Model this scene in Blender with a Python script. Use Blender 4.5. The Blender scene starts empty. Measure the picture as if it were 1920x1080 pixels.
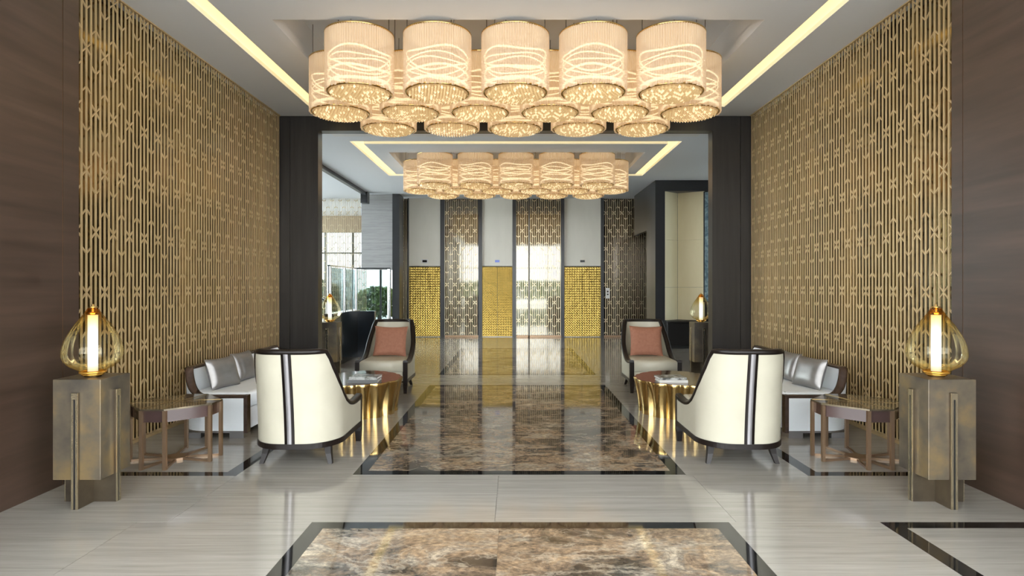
import bpy, bmesh, math, random
from mathutils import Vector, Matrix
random.seed(7)
S = bpy.context.scene
COL = S.collection
PI = math.pi

# ------------------------------------------------------------------ camera
cam = bpy.data.cameras.new('camera')
cam.sensor_width = 36.0
cam.lens = 1150.0 / 1920.0 * 36.0
cam.shift_x = -6.0 / 1920.0
cam.shift_y = -5.0 / 1920.0
cam.clip_start = 0.05
cam.clip_end = 300
camo = bpy.data.objects.new('camera', cam)
COL.objects.link(camo)
camo.location = (0, 0, 1.5)
camo.rotation_euler = (PI / 2, 0, 0)
S.camera = camo

# ------------------------------------------------------------------ world: plain bright overcast daylight
SKY = 10.8
w = bpy.data.worlds.new('overcast_sky')
S.world = w
w.use_nodes = True
wb = w.node_tree.nodes['Background']
wb.inputs[0].default_value = (0.93, 0.97, 1.0, 1)
wb.inputs[1].default_value = SKY

# ------------------------------------------------------------------ exposure
vs = S.view_settings
vs.view_transform = 'Standard'
vs.look = 'None'
vs.exposure = 0.3
vs.gamma = 1.0
vs.use_curve_mapping = False
S.display_settings.display_device = 'sRGB'
try:
    S.cycles.max_bounces = 7
    S.cycles.diffuse_bounces = 4
    S.cycles.glossy_bounces = 4
    S.cycles.transmission_bounces = 6
    S.cycles.transparent_max_bounces = 8
    S.cycles.caustics_reflective = False
    S.cycles.caustics_refractive = False
    S.cycles.sample_clamp_indirect = 4.0
except Exception:
    pass

# strengths of the room's own lamps and the glow standing for bulb bands
COVE = 1.15
BAND_GLOW = 1.75
SHELL = 0.20

# ------------------------------------------------------------------ materials
def newmat(name):
    m = bpy.data.materials.new(name)
    m.use_nodes = True
    nt = m.node_tree
    return m, nt, nt.nodes['Principled BSDF']

def pmat(name, col, rough=0.5, metal=0.0, spec=0.5, **kw):
    m, nt, b = newmat(name)
    b.inputs['Base Color'].default_value = (*col, 1)
    b.inputs['Roughness'].default_value = rough
    b.inputs['Metallic'].default_value = metal
    b.inputs['Specular IOR Level'].default_value = spec
    for k, v in kw.items():
        b.inputs[k.replace('_', ' ')].default_value = v
    return m

def N(nt, t, **kw):
    n = nt.nodes.new(t)
    for k, v in kw.items():
        setattr(n, k, v)
    return n

def ramp(nt, stops):
    r = nt.nodes.new('ShaderNodeValToRGB')
    e = r.color_ramp.elements
    while len(e) < len(stops):
        e.new(0.5)
    for i, (p, c) in enumerate(stops):
        e[i].position = p
        e[i].color = (*c, 1)
    return r

def coords(nt, scale, rnd=0.0, src='Position', rot=(0, 0, 0)):
    L = nt.links
    if src == 'Position':
        g = N(nt, 'ShaderNodeNewGeometry'); out = g.outputs['Position']
    else:
        g = N(nt, 'ShaderNodeTexCoord'); out = g.outputs['Object']
    if rnd:
        oi = N(nt, 'ShaderNodeObjectInfo')
        mu = N(nt, 'ShaderNodeMath', operation='MULTIPLY'); mu.inputs[1].default_value = rnd
        L.new(oi.outputs['Random'], mu.inputs[0])
        ad = N(nt, 'ShaderNodeVectorMath', operation='ADD')
        L.new(out, ad.inputs[0]); L.new(mu.outputs[0], ad.inputs[1])
        out = ad.outputs[0]
    mp = N(nt, 'ShaderNodeMapping')
    mp.inputs['Scale'].default_value = scale
    mp.inputs['Rotation'].default_value = rot
    L.new(out, mp.inputs['Vector'])
    return mp.outputs[0]

def noise(nt, vec, scale, detail=4, rough=0.55, dist=0.0):
    n = N(nt, 'ShaderNodeTexNoise')
    n.inputs['Scale'].default_value = scale
    n.inputs['Detail'].default_value = detail
    n.inputs['Roughness'].default_value = rough
    n.inputs['Distortion'].default_value = dist
    nt.links.new(vec, n.inputs['Vector'])
    return n.outputs['Fac']

def noisemat(name, stops, scale=(1, 1, 1), nscale=3, rough=0.4, metal=0.0, rnd=0.0, detail=4, dist=0.0, src='Position', spec=0.5, bump=0.0, rot=(0, 0, 0)):
    m, nt, b = newmat(name)
    v = coords(nt, scale, rnd, src, rot)
    f = noise(nt, v, nscale, detail, 0.55, dist)
    r = ramp(nt, stops)
    nt.links.new(f, r.inputs[0])
    nt.links.new(r.outputs[0], b.inputs['Base Color'])
    b.inputs['Roughness'].default_value = rough
    b.inputs['Metallic'].default_value = metal
    b.inputs['Specular IOR Level'].default_value = spec
    if bump:
        bp = N(nt, 'ShaderNodeBump'); bp.inputs['Strength'].default_value = bump; bp.inputs['Distance'].default_value = 0.01
        nt.links.new(f, bp.inputs['Height']); nt.links.new(bp.outputs[0], b.inputs['Normal'])
    return m

def emis(name, col, strength, sampling='AUTO'):
    m, nt, b = newmat(name)
    b.inputs['Base Color'].default_value = (*[min(c, .8) for c in col], 1)
    b.inputs['Emission Color'].default_value = (*col, 1)
    b.inputs['Emission Strength'].default_value = strength
    m.cycles.emission_sampling = sampling
    return m

def streak_marble(name, lo, mid, hi, rough=0.07, axis='x'):
    m, nt, b = newmat(name)
    sc = (0.35, 9.0, 1) if axis == 'x' else (1, 1, 9.0)
    if axis == 'z': sc = (0.5, 0.5, 9.0)
    v = coords(nt, sc, 40.0)
    f1 = noise(nt, v, 2.2, 6, 0.62, 0.3)
    v2 = coords(nt, tuple(s * 3.2 for s in sc), 17.0)
    f2 = noise(nt, v2, 3.0, 4, 0.6, 0.1)
    mx = N(nt, 'ShaderNodeMix', data_type='FLOAT'); mx.inputs[0].default_value = 0.4
    nt.links.new(f1, mx.inputs[2]); nt.links.new(f2, mx.inputs[3])
    r = ramp(nt, [(0.30, lo), (0.50, mid), (0.70, hi)])
    nt.links.new(mx.outputs[0], r.inputs[0])
    nt.links.new(r.outputs[0], b.inputs['Base Color'])
    b.inputs['Roughness'].default_value = rough
    b.inputs['IOR'].default_value = 1.55
    return m

def emperador(name):
    m, nt, b = newmat(name)
    L = nt.links
    v = coords(nt, (1, 1.5, 1), 30.0, rot=(0, 0, 0.5))
    f1 = noise(nt, v, 1.7, 9, 0.72, 0.9)
    r1 = ramp(nt, [(0.37, (0.052, 0.046, 0.041)), (0.45, (0.135, 0.098, 0.067)), (0.51, (0.265, 0.19, 0.125)), (0.57, (0.195, 0.16, 0.125)), (0.64, (0.44, 0.375, 0.29))])
    L.new(f1, r1.inputs[0])
    # crackle of pale veins
    v3 = coords(nt, (1, 1.3, 1), 11.0)
    dn = N(nt, 'ShaderNodeTexNoise'); dn.inputs['Scale'].default_value = 5.0; dn.inputs['Detail'].default_value = 5
    L.new(v3, dn.inputs['Vector'])
    ad = N(nt, 'ShaderNodeVectorMath', operation='MULTIPLY_ADD')
    ad.inputs[1].default_value = (0.35, 0.35, 0.35)
    L.new(dn.outputs['Color'], ad.inputs[0]); L.new(v3, ad.inputs[2])
    vo = N(nt, 'ShaderNodeTexVoronoi', feature='DISTANCE_TO_EDGE'); vo.inputs['Scale'].default_value = 5.5
    L.new(ad.outputs[0], vo.inputs['Vector'])
    rv = ramp(nt, [(0.0, (1, 1, 1)), (0.035, (0.25, 0.25, 0.25)), (0.09, (0, 0, 0))])
    L.new(vo.outputs['Distance'], rv.inputs[0])
    fm = noise(nt, v3, 2.1, 3)
    rm = ramp(nt, [(0.45, (0, 0, 0)), (0.68, (0.6, 0.6, 0.6))])
    L.new(fm, rm.inputs[0])
    mu = N(nt, 'ShaderNodeMath', operation='MULTIPLY')
    L.new(rv.outputs[0], mu.inputs[0]); L.new(rm.outputs[0], mu.inputs[1])
    # long pale drifts
    v5 = coords(nt, (0.55, 1.5, 1), 23.0, rot=(0, 0, -0.35))
    fd = noise(nt, v5, 1.5, 8, 0.66, 0.5)
    rd = ramp(nt, [(0.475, (0, 0, 0)), (0.497, (0.45, 0.45, 0.45)), (0.52, (0, 0, 0))])
    L.new(fd, rd.inputs[0])
    mxx = N(nt, 'ShaderNodeMath', operation='MAXIMUM')
    L.new(mu.outputs[0], mxx.inputs[0]); L.new(rd.outputs[0], mxx.inputs[1])
    mu = mxx
    # fine speckle
    sp = noise(nt, v3, 26, 3, 0.7)
    rs = ramp(nt, [(0.34, (0.45, 0.45, 0.45)), (0.5, (0.9, 0.9, 0.9)), (0.68, (1.55, 1.5, 1.4))])
    L.new(sp, rs.inputs[0])
    ml = N(nt, 'ShaderNodeMix', data_type='RGBA', blend_type='MULTIPLY'); ml.inputs[0].default_value = 0.8
    L.new(r1.outputs[0], ml.inputs[6]); L.new(rs.outputs[0], ml.inputs[7])
    # grey-black clouds
    fc = noise(nt, coords(nt, (0.8, 1.4, 1), 51.0, rot=(0, 0, 0.4)), 1.3, 6, 0.65, 0.6)
    rc = ramp(nt, [(0.40, (0.30, 0.33, 0.36)), (0.50, (0.95, 0.95, 0.95)), (0.60, (1.15, 1.12, 1.05))])
    L.new(fc, rc.inputs[0])
    ml2 = N(nt, 'ShaderNodeMix', data_type='RGBA', blend_type='MULTIPLY'); ml2.inputs[0].default_value = 1.0
    L.new(ml.outputs[2], ml2.inputs[6]); L.new(rc.outputs[0], ml2.inputs[7])
    ml = ml2
    mx = N(nt, 'ShaderNodeMix', data_type='RGBA')
    mx.inputs[7].default_value = (0.50, 0.43, 0.33, 1)
    L.new(mu.outputs[0], mx.inputs[0]); L.new(ml.outputs[2], mx.inputs[6])
    L.new(mx.outputs[2], b.inputs['Base Color'])
    b.inputs['Roughness'].default_value = 0.05
    b.inputs['IOR'].default_value = 1.55
    return m

def embossed_gold(name):
    m, nt, b = newmat(name)
    L = nt.links
    b.inputs['Base Color'].default_value = (0.32, 0.225, 0.06, 1)
    b.inputs['Metallic'].default_value = 1.0
    b.inputs['Roughness'].default_value = 0.09
    v = coords(nt, (1, 1, 1), 0, 'Object')
    vo = N(nt, 'ShaderNodeTexVoronoi'); vo.inputs['Scale'].default_value = 14.0; vo.inputs['Randomness'].default_value = 0.0
    L.new(v, vo.inputs['Vector'])
    sn = N(nt, 'ShaderNodeMath', operation='SINE')
    mu = N(nt, 'ShaderNodeMath', operation='MULTIPLY'); mu.inputs[1].default_value = 18.0
    L.new(vo.outputs['Distance'], mu.inputs[0]); L.new(mu.outputs[0], sn.inputs[0])
    f = noise(nt, v, 4.5, 3, 0.5)
    ad = N(nt, 'ShaderNodeMath', operation='MULTIPLY_ADD'); ad.inputs[1].default_value = 9.0
    L.new(f, ad.inputs[0]); L.new(sn.outputs[0], ad.inputs[2])
    bp = N(nt, 'ShaderNodeBump'); bp.inputs['Strength'].default_value = 0.16; bp.inputs['Distance'].default_value = 0.012
    L.new(ad.outputs[0], bp.inputs['Height']); L.new(bp.outputs[0], b.inputs['Normal'])
    return m

def crystal(name, col, emcol, em, alpha, rough=0.15):
    m, nt, b = newmat(name)
    b.inputs['Base Color'].default_value = (*col, 1)
    b.inputs['Roughness'].default_value = rough
    b.inputs['Emission Color'].default_value = (*emcol, 1)
    b.inputs['Emission Strength'].default_value = em
    b.inputs['Alpha'].default_value = alpha
    m.cycles.emission_sampling = 'NONE'
    return m

def glassmat(name, col, alpha, rough=0.02):
    # thin clear sheet: tinted see-through with a mirror sheen
    m = bpy.data.materials.new(name); m.use_nodes = True
    nt = m.node_tree; nt.nodes.clear()
    o = N(nt, 'ShaderNodeOutputMaterial')
    t = N(nt, 'ShaderNodeBsdfTransparent'); t.inputs[0].default_value = (*col, 1)
    g = N(nt, 'ShaderNodeBsdfGlossy'); g.inputs['Roughness'].default_value = rough
    g.inputs['Color'].default_value = (0.9, 0.95, 0.95, 1)
    lw = N(nt, 'ShaderNodeLayerWeight'); lw.inputs['Blend'].default_value = 0.25
    mm = N(nt, 'ShaderNodeMath', operation='MULTIPLY_ADD'); mm.inputs[1].default_value = 0.8; mm.inputs[2].default_value = alpha
    nt.links.new(lw.outputs['Fresnel'], mm.inputs[0])
    mx = N(nt, 'ShaderNodeMixShader')
    nt.links.new(mm.outputs[0], mx.inputs[0])
    nt.links.new(t.outputs[0], mx.inputs[1]); nt.links.new(g.outputs[0], mx.inputs[2])
    nt.links.new(mx.outputs[0], o.inputs[0])
    return m

M = {}
M['marble'] = streak_marble('pale_wood_vein_marble', (0.210, 0.192, 0.165), (0.285, 0.267, 0.236), (0.342, 0.326, 0.295), 0.09)
M['stone'] = streak_marble('grey_vein_stone', (0.23, 0.23, 0.23), (0.34, 0.34, 0.34), (0.42, 0.42, 0.42), 0.35, 'z')
M['emperador'] = emperador('brown_marble')
M['black_marble'] = noisemat('black_marble', [(0.45, (0.006, 0.006, 0.006)), (0.72, (0.012, 0.012, 0.012)), (0.8, (0.10, 0.10, 0.09))], nscale=6, rough=0.04, detail=6, dist=1.0)
M['grout'] = pmat('grout', (0.25, 0.24, 0.22), 0.8)
M['paint'] = pmat('ceiling_paint', (0.89, 0.93, 0.98), 0.7)
M['paint_white'] = pmat('ceiling_white', (0.90, 0.90, 0.90), 0.6)
M['wood'] = noisemat('dark_red_brown_veneer', [(0.3, (0.034, 0.020, 0.013)), (0.55, (0.052, 0.031, 0.021)), (0.75, (0.070, 0.042, 0.029))], scale=(1, 0.35, 5), nscale=2.2, rough=0.42, detail=6, dist=0.2)
M['wood_groove'] = pmat('groove', (0.02, 0.012, 0.008), 0.6)
M['brass_line'] = pmat('brass_line', (0.35, 0.20, 0.10), 0.35, 1.0)
M['column'] = noisemat('near_black_panel', [(0.3, (0.018, 0.017, 0.017)), (0.7, (0.032, 0.030, 0.029))], scale=(5, 1, 0.3), nscale=3, rough=0.28)
M['frame_dark'] = pmat('frame_dark', (0.024, 0.025, 0.028), 0.3)
M['rod'] = noisemat('champagne_gold_rod', [(0.3, (0.47, 0.335, 0.165)), (0.7, (0.60, 0.44, 0.235))], nscale=4, rough=0.40, metal=0.3, rnd=9)
M['rod_far'] = pmat('champagne_rod_far', (0.60, 0.50, 0.33), 0.3, 0.8)
M['backing'] = noisemat('bronze_backing', [(0.40, (0.045, 0.029, 0.011)), (0.60, (0.22, 0.15, 0.055))], scale=(0.2, 1.5, 0.3), nscale=2.0, rough=0.10, metal=0.85, detail=2)
M['mirror'] = pmat('bronze_mirror', (0.13, 0.125, 0.11), 0.04, 1.0)
M['mirror_dark'] = pmat('smoked_mirror', (0.10, 0.085, 0.075), 0.06, 1.0)
M['cream_wall'] = noisemat('cream_panel', [(0.3, (0.84, 0.81, 0.72)), (0.7, (0.90, 0.87, 0.78))], scale=(2, 2, 0.6), nscale=1.6, rough=0.35)
M['cream_warm_lit'] = noisemat('cream_panel_warm_lit', [(0.3, (0.80, 0.71, 0.47)), (0.7, (0.86, 0.78, 0.54))], scale=(2, 2, 0.6), nscale=1.6, rough=0.35)  # cream deepened to straw, standing for warm light washing the alcove
M['cream_leather'] = noisemat('cream_leather', [(0.3, (0.45, 0.425, 0.335)), (0.7, (0.49, 0.465, 0.37))], nscale=5, rough=0.42, src='Object')
M['white_fabric'] = noisemat('white_upholstery', [(0.3, (0.78, 0.82, 0.85)), (0.7, (0.82, 0.86, 0.89))], nscale=6, rough=0.6, src='Object')
M['ebony'] = pmat('ebony_lacquer', (0.010, 0.007, 0.006), 0.30, spec=0.25)
M['walnut'] = noisemat('dark_walnut', [(0.3, (0.030, 0.017, 0.012)), (0.7, (0.055, 0.032, 0.023))], scale=(1, 6, 6), nscale=3, rough=0.25, src='Object')
M['silver_stripe'] = pmat('silver_stripe', (0.33, 0.32, 0.33), 0.35, 0.4)
M['terracotta'] = noisemat('terracotta_cloth', [(0.3, (0.27, 0.115, 0.070)), (0.7, (0.33, 0.145, 0.09))], nscale=30, rough=0.8, src='Object')
M['satin'] = noisemat('silver_satin', [(0.3, (0.19, 0.18, 0.175)), (0.7, (0.26, 0.25, 0.24))], scale=(1, 1, 3), nscale=4, rough=0.33, metal=0.45, src='Object')
M['gold'] = noisemat('cast_gold', [(0.3, (0.62, 0.42, 0.15)), (0.7, (0.78, 0.56, 0.24))], scale=(1, 1, 0.4), nscale=5, rough=0.22, metal=1.0, src='Object')
M['bronze_top'] = noisemat('bronze_table_top', [(0.35, (0.10, 0.050, 0.028)), (0.7, (0.17, 0.090, 0.052))], nscale=4, rough=0.12, metal=0.6, src='Object')
M['gold_door'] = embossed_gold('embossed_gold')
M['chrome'] = pmat('chrome', (0.75, 0.77, 0.80), 0.08, 1.0)
M['steel'] = pmat('brushed_steel', (0.30, 0.30, 0.31), 0.35, 0.9)
M['table_leg'] = pmat('champagne_leg', (0.30, 0.20, 0.125), 0.32, 0.75)
M['table_top'] = noisemat('bronze_inlay_top', [(0.35, (0.085, 0.066, 0.042)), (0.65, (0.16, 0.125, 0.075))], nscale=9, rough=0.10, metal=0.5, src='Object')
M['inlay'] = pmat('gold_inlay', (0.36, 0.25, 0.10), 0.2, 0.8)
M['apron'] = pmat('plum_brown_lacquer', (0.060, 0.032, 0.028), 0.10)
M['patina'] = noisemat('patinated_bronze', [(0.34, (0.12, 0.105, 0.088)), (0.5, (0.20, 0.165, 0.118)), (0.64, (0.31, 0.225, 0.115))], nscale=3.0, rough=0.36, metal=0.7, detail=5, rnd=5)
M['fin'] = noisemat('bronze_fin', [(0.3, (0.10, 0.082, 0.062)), (0.7, (0.17, 0.14, 0.10))], nscale=5, rough=0.3, metal=0.85)
M['fin_edge'] = pmat('pale_brass_edge', (0.47, 0.40, 0.27), 0.25, 0.9)
M['slot'] = pmat('dark_slot', (0.006, 0.006, 0.006), 0.5)
M['dark_console'] = pmat('dark_console', (0.016, 0.015, 0.015), 0.25)
M['navy'] = pmat('navy_black_stone', (0.014, 0.019, 0.026), 0.10)
M['tube'] = emis('frosted_glowing_tube', (0.90, 0.97, 1.0), 0.72)
M['amber_trim'] = pmat('amber_collar', (0.70, 0.36, 0.06), 0.15, 0.7)
M['gold_cap'] = pmat('gold_cap', (0.75, 0.52, 0.20), 0.18, 1.0)
M['rods'] = crystal('crystal_rods', (0.50, 0.40, 0.30), (1.0, 0.66, 0.34), SHELL, 0.72)
M['beads'] = crystal('crystal_beads', (0.50, 0.38, 0.20), (1.0, 0.66, 0.30), 0.30, 1.0, 0.10)
M['beads_glint'] = crystal('crystal_beads_glint_glow', (0.80, 0.70, 0.50), (1.0, 0.76, 0.44), 0.60, 1.0, 0.10)  # same crystal with stronger emission, painting glints on some beads
M['bead_plate'] = crystal('bead_plate', (0.35, 0.25, 0.13), (1.0, 0.62, 0.28), 0.28, 1.0, 0.3)
M['ring'] = emis('warm_glow_band', (1.0, 0.78, 0.50), BAND_GLOW, 'NONE')  # glow standing for bulb light refracted into bands by the rods
M['cable'] = pmat('cable', (0.12, 0.11, 0.10), 0.4)
M['cove'] = emis('warm_cove_diffuser', (1.0, 0.74, 0.33), COVE)
M['glass'] = glassmat('clear_glass', (0.86, 0.93, 0.92), 0.05)
M['tinted_light'] = glassmat('tinted_glass_light', (0.92, 0.95, 0.95), 0.02)
M['tinted'] = glassmat('tinted_glass', (0.38, 0.40, 0.40), 0.04)
M['screen_black'] = pmat('display_black', (0.01, 0.01, 0.012), 0.15)
M['screen_blue'] = emis('display_blue', (0.12, 0.16, 0.42), 0.8)
M['white_plastic'] = pmat('white_plastic', (0.80, 0.80, 0.78), 0.4)
M['book_cover'] = noisemat('book_cover', [(0.42, (0.10, 0.10, 0.095)), (0.50, (0.35, 0.36, 0.34)), (0.62, (0.55, 0.56, 0.54))], nscale=14, rough=0.25, src='Object', rnd=6)
M['book_grey'] = pmat('book_grey', (0.16, 0.165, 0.165), 0.3)
M['paper'] = pmat('book_pages', (0.75, 0.74, 0.70), 0.7)
M['art'] = noisemat('blue_textured_art', [(0.35, (0.08, 0.14, 0.18)), (0.5, (0.17, 0.26, 0.31)), (0.65, (0.34, 0.45, 0.49))], nscale=7, rough=0.5, detail=6, dist=1.5)
M['bounce_paving'] = noisemat('pale_paving', [(0.3, (0.74, 0.74, 0.73)), (0.7, (0.80, 0.80, 0.79))], nscale=3, rough=0.8)  # paving brightened as a reflector, bouncing daylight up onto the ceiling
M['leaf'] = noisemat('hedge_leaves', [(0.3, (0.03, 0.06, 0.012)), (0.55, (0.10, 0.17, 0.03)), (0.75, (0.24, 0.32, 0.07))], nscale=5, rough=0.6)
M['beige_wall'] = pmat('beige_plaster', (0.33, 0.25, 0.165), 0.6)
def amber_glass():
    # blown glass whose own tint deepens to amber at the neck and foot
    m = glassmat('amber_glass', (0.9, 0.8, 0.5), 0.02, 0.03)
    nt = m.node_tree
    tc = N(nt, 'ShaderNodeTexCoord'); sx = N(nt, 'ShaderNodeSeparateXYZ')
    nt.links.new(tc.outputs['Object'], sx.inputs[0])
    r = ramp(nt, [(0.0, (0.82, 0.50, 0.12)), (0.05, (0.90, 0.78, 0.48)), (0.11, (0.985, 0.97, 0.90)), (0.28, (0.985, 0.97, 0.89)), (0.38, (0.92, 0.78, 0.46)), (0.46, (0.80, 0.46, 0.12))])
    nt.links.new(sx.outputs['Z'], r.inputs[0])
    for n in nt.nodes:
        if n.type == 'BSDF_TRANSPARENT': nt.links.new(r.outputs[0], n.inputs[0])
        if n.type == 'BSDF_GLOSSY': n.inputs['Color'].default_value = (0.90, 0.84, 0.66, 1)
        if n.type == 'MATH': n.inputs[1].default_value = 0.45
    return m
M['brown_glass'] = amber_glass()

# ------------------------------------------------------------------ mesh helpers
class MB:
    def __init__(s):
        s.v = []; s.f = []; s.sm = []
    def add(s, vs, fs, smooth=False):
        b = len(s.v)
        s.v += [tuple(p) for p in vs]
        s.f += [tuple(i + b for i in f) for f in fs]
        s.sm += [smooth] * len(fs)
        return s
    def box(s, x0, x1, y0, y1, z0, z1):
        return s.add([(x0, y0, z0), (x1, y0, z0), (x1, y1, z0), (x0, y1, z0), (x0, y0, z1), (x1, y0, z1), (x1, y1, z1), (x0, y1, z1)],
                     [(0, 3, 2, 1), (4, 5, 6, 7), (0, 1, 5, 4), (1, 2, 6, 5), (2, 3, 7, 6), (3, 0, 4, 7)])
    def bar(s, p, q, wid, dep, up=(0, 1, 0)):
        # rectangular bar from p to q; wid across, dep along `up`
        p = Vector(p); q = Vector(q); t = (q - p).normalized()
        u = Vector(up); n = t.cross(u)
        if n.length < 1e-5: n = t.cross(Vector((1, 0, 0)))
        n.normalize(); b = n.cross(t).normalized()
        vs = []
        for c in (p, q):
            for sx, sy in ((-1, -1), (1, -1), (1, 1), (-1, 1)):
                vs.append(c + n * (sx * wid / 2) + b * (sy * dep / 2))
        return s.add(vs, [(0, 3, 2, 1), (4, 5, 6, 7), (0, 1, 5, 4), (1, 2, 6, 5), (2, 3, 7, 6), (3, 0, 4, 7)])
    def taper(s, p, q, w0, w1):
        p = Vector(p); q = Vector(q)
        vs = []
        for c, w_ in ((p, w0), (q, w1)):
            for sx, sy in ((-1, -1), (1, -1), (1, 1), (-1, 1)):
                vs.append((c.x + sx * w_ / 2, c.y + sy * w_ / 2, c.z))
        fl = [(0, 3, 2, 1), (4, 5, 6, 7), (0, 1, 5, 4), (1, 2, 6, 5), (2, 3, 7, 6), (3, 0, 4, 7)]
        if q.z < p.z: fl = [tuple(reversed(f)) for f in fl]
        return s.add(vs, fl)
    def cyl(s, x, y, z0, z1, r, n=12, smooth=True):
        vs = [(x + r * math.cos(2 * PI * i / n), y + r * math.sin(2 * PI * i / n), z) for z in (z0, z1) for i in range(n)]
        s.add(vs, [(i, (i + 1) % n, n + (i + 1) % n, n + i) for i in range(n)], smooth)
        s.add(vs, [tuple(range(n - 1, -1, -1)), tuple(range(n, 2 * n))])
        return s
    def lathe(s, prof, n=32, smooth=True, rib=0.0, nrib=0):
        vs = []
        for r, z in prof:
            for i in range(n):
                a = 2 * PI * i / n
                rr = r * (1 + (rib * math.cos(nrib * a) if rib else 0))
                vs.append((rr * math.cos(a), rr * math.sin(a), z))
        fs = []
        for k in range(len(prof) - 1):
            for i in range(n):
                j = (i + 1) % n
                fs.append((k * n + i, k * n + j, (k + 1) * n + j, (k + 1) * n + i))
        return s.add(vs, fs, smooth)
    def prism(s, poly, z0, z1, smooth=False):
        n = len(poly)
        vs = [(x, y, z0) for x, y in poly] + [(x, y, z1) for x, y in poly]
        s.add(vs, [(i, (i + 1) % n, n + (i + 1) % n, n + i) for i in range(n)], smooth)
        s.add(vs, [tuple(range(n - 1, -1, -1)), tuple(range(n, 2 * n))])
        return s
    def torus(s, R, r, z, n=24, k=6):
        vs = []
        for i in range(n):
            a = 2 * PI * i / n
            for j in range(k):
                b = 2 * PI * j / k
                vs.append(((R + r * math.cos(b)) * math.cos(a), (R + r * math.cos(b)) * math.sin(a), z + r * math.sin(b)))
        fs = [(i * k + j, ((i + 1) % n) * k + j, ((i + 1) % n) * k + (j + 1) % k, i * k + (j + 1) % k) for i in range(n) for j in range(k)]
        return s.add(vs, fs, True)
    def mesh(s, name, mat, bevel=0.0, seg=2, smooth=False):
        me = bpy.data.meshes.new(name)
        me.from_pydata(s.v, [], s.f)
        me.materials.append(mat)
        if bevel:
            bm = bmesh.new(); bm.from_mesh(me)
            bmesh.ops.bevel(bm, geom=bm.edges[:], offset=bevel, segments=seg, profile=0.5, affect='EDGES')
            for f in bm.faces: f.smooth = smooth
            bm.to_mesh(me); bm.free()
        else:
            me.polygons.foreach_set('use_smooth', s.sm)
        me.update()
        return me

def link(name, me, parent=None, loc=(0, 0, 0), rz=0.0, label=None, cat=None, group=None, kind=None):
    o = bpy.data.objects.new(name, me)
    COL.objects.link(o)
    o.location = loc
    o.rotation_euler = (0, 0, rz)
    if parent is not None: o.parent = parent
    if label: o['label'] = label
    if cat: o['category'] = cat
    if group: o['group'] = group
    if kind: o['kind'] = kind
    return o

def part(name, mb, mat, parent, bevel=0.0, seg=2, smooth=False, **kw):
    return link(name, mb.mesh(name, mat, bevel, seg, smooth), parent, **kw)

def thing(name, loc, label, cat, group=None, rz=0.0):
    return link(name, None, None, loc, rz, label, cat, group)

def struct(name, mb=None, mat=None, label=None, loc=(0, 0, 0), rz=0.0):
    me = mb.mesh(name, mat) if mb else None
    return link(name, me, None, loc, rz, label, None, None, 'structure')

def copy_tree(o, parent=None, label=None):
    c = o.copy(); COL.objects.link(c); c.parent = parent
    if label: c['label'] = label
    for ch in list(o.children):
        copy_tree(ch, c)
    return c

BX = lambda *a: MB().box(*a)

# ================================================================== SETTING
CZ1 = 4.12       # ceiling of the front hall
CZ2 = 4.02       # ceiling of the lift lobby behind the portal
EY = -3.5        # entrance opening behind the camera
GY = 2.0         # the added side glazing for daylight ends here, the veneered walls begin
FARY = 17.8      # lift wall
SX = 3.64        # lattice screens
WX = 3.40        # veneered walls

# ---- floor ---------------------------------------------------------
floor = struct('floor', BX(-8, 8, EY, 22.5, -0.12, -0.012), M['grout'], 'polished stone floor of the lobby')
def tiles(x0, x1, y0, y1, nx, ny, name='marble_tile', mat='marble', gap=0.0012, xs=None):
    xs = xs or [x0 + (x1 - x0) * i / nx for i in range(nx + 1)]
    for i in range(len(xs) - 1):
        for j in range(ny):
            a, b = xs[i] + gap, xs[i + 1] - gap
            c = y0 + (y1 - y0) * j / ny + gap; d = y0 + (y1 - y0) * (j + 1) / ny - gap
            part(name, BX(-(b - a) / 2, (b - a) / 2, -(d - c) / 2, (d - c) / 2, -0.02, 0), M[mat], floor, loc=((a + b) / 2, (c + d) / 2, 0))
def strip(x0, x1, y0, y1):
    part('border_strip', BX(-(x1 - x0) / 2, (x1 - x0) / 2, -(y1 - y0) / 2, (y1 - y0) / 2, -0.02, 0), M['black_marble'], floor, loc=((x0 + x1) / 2, (y0 + y1) / 2, 0))
def slab(x0, x1, y0, y1, ny, xm, bw=0.10):
    strip(x0, x1, y1 - bw, y1); strip(x0, x1, y0, y0 + bw)
    strip(x0, x0 + bw, y0 + bw, y1 - bw); strip(x1 - bw, x1, y0 + bw, y1 - bw)
    tiles(x0 + bw, x1 - bw, y0 + bw, y1 - bw, 2, ny, 'brown_marble_slab', 'emperador', 0.0005, xs=[x0 + bw, xm, x1 - bw])
SL0, SL1 = -1.287, 1.352
slab(SL0, SL1, -2.4, 3.885, 3, -0.10)
slab(SL0, SL1, 4.86, 9.22, 2, 0.0)
slab(SL0, SL1, 10.27, 14.6, 2, 0.0)
# front zone
tiles(-WX - 0.1, SL0, EY, 3.885, 2, 5)
tiles(SL0, SL1, EY, -2.4, 2, 1)
tiles(SL1, 2.31, EY, 3.79, 1, 5)
strip(2.31, 2.42, -2.4, 3.79); strip(2.31, WX + 0.1, 3.79, 3.885)
tiles(2.42, WX + 0.1, EY, 3.79, 1, 5); tiles(SL1, 2.31, 3.79, 3.885, 1, 1); tiles(2.31, 2.42, EY, -2.4, 1, 1)
tiles(-WX - 0.1, WX + 0.1, 3.885, 4.83, 4, 2, xs=[-WX - 0.1, -2.2, -0.13, 1.4, WX + 0.1])
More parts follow.
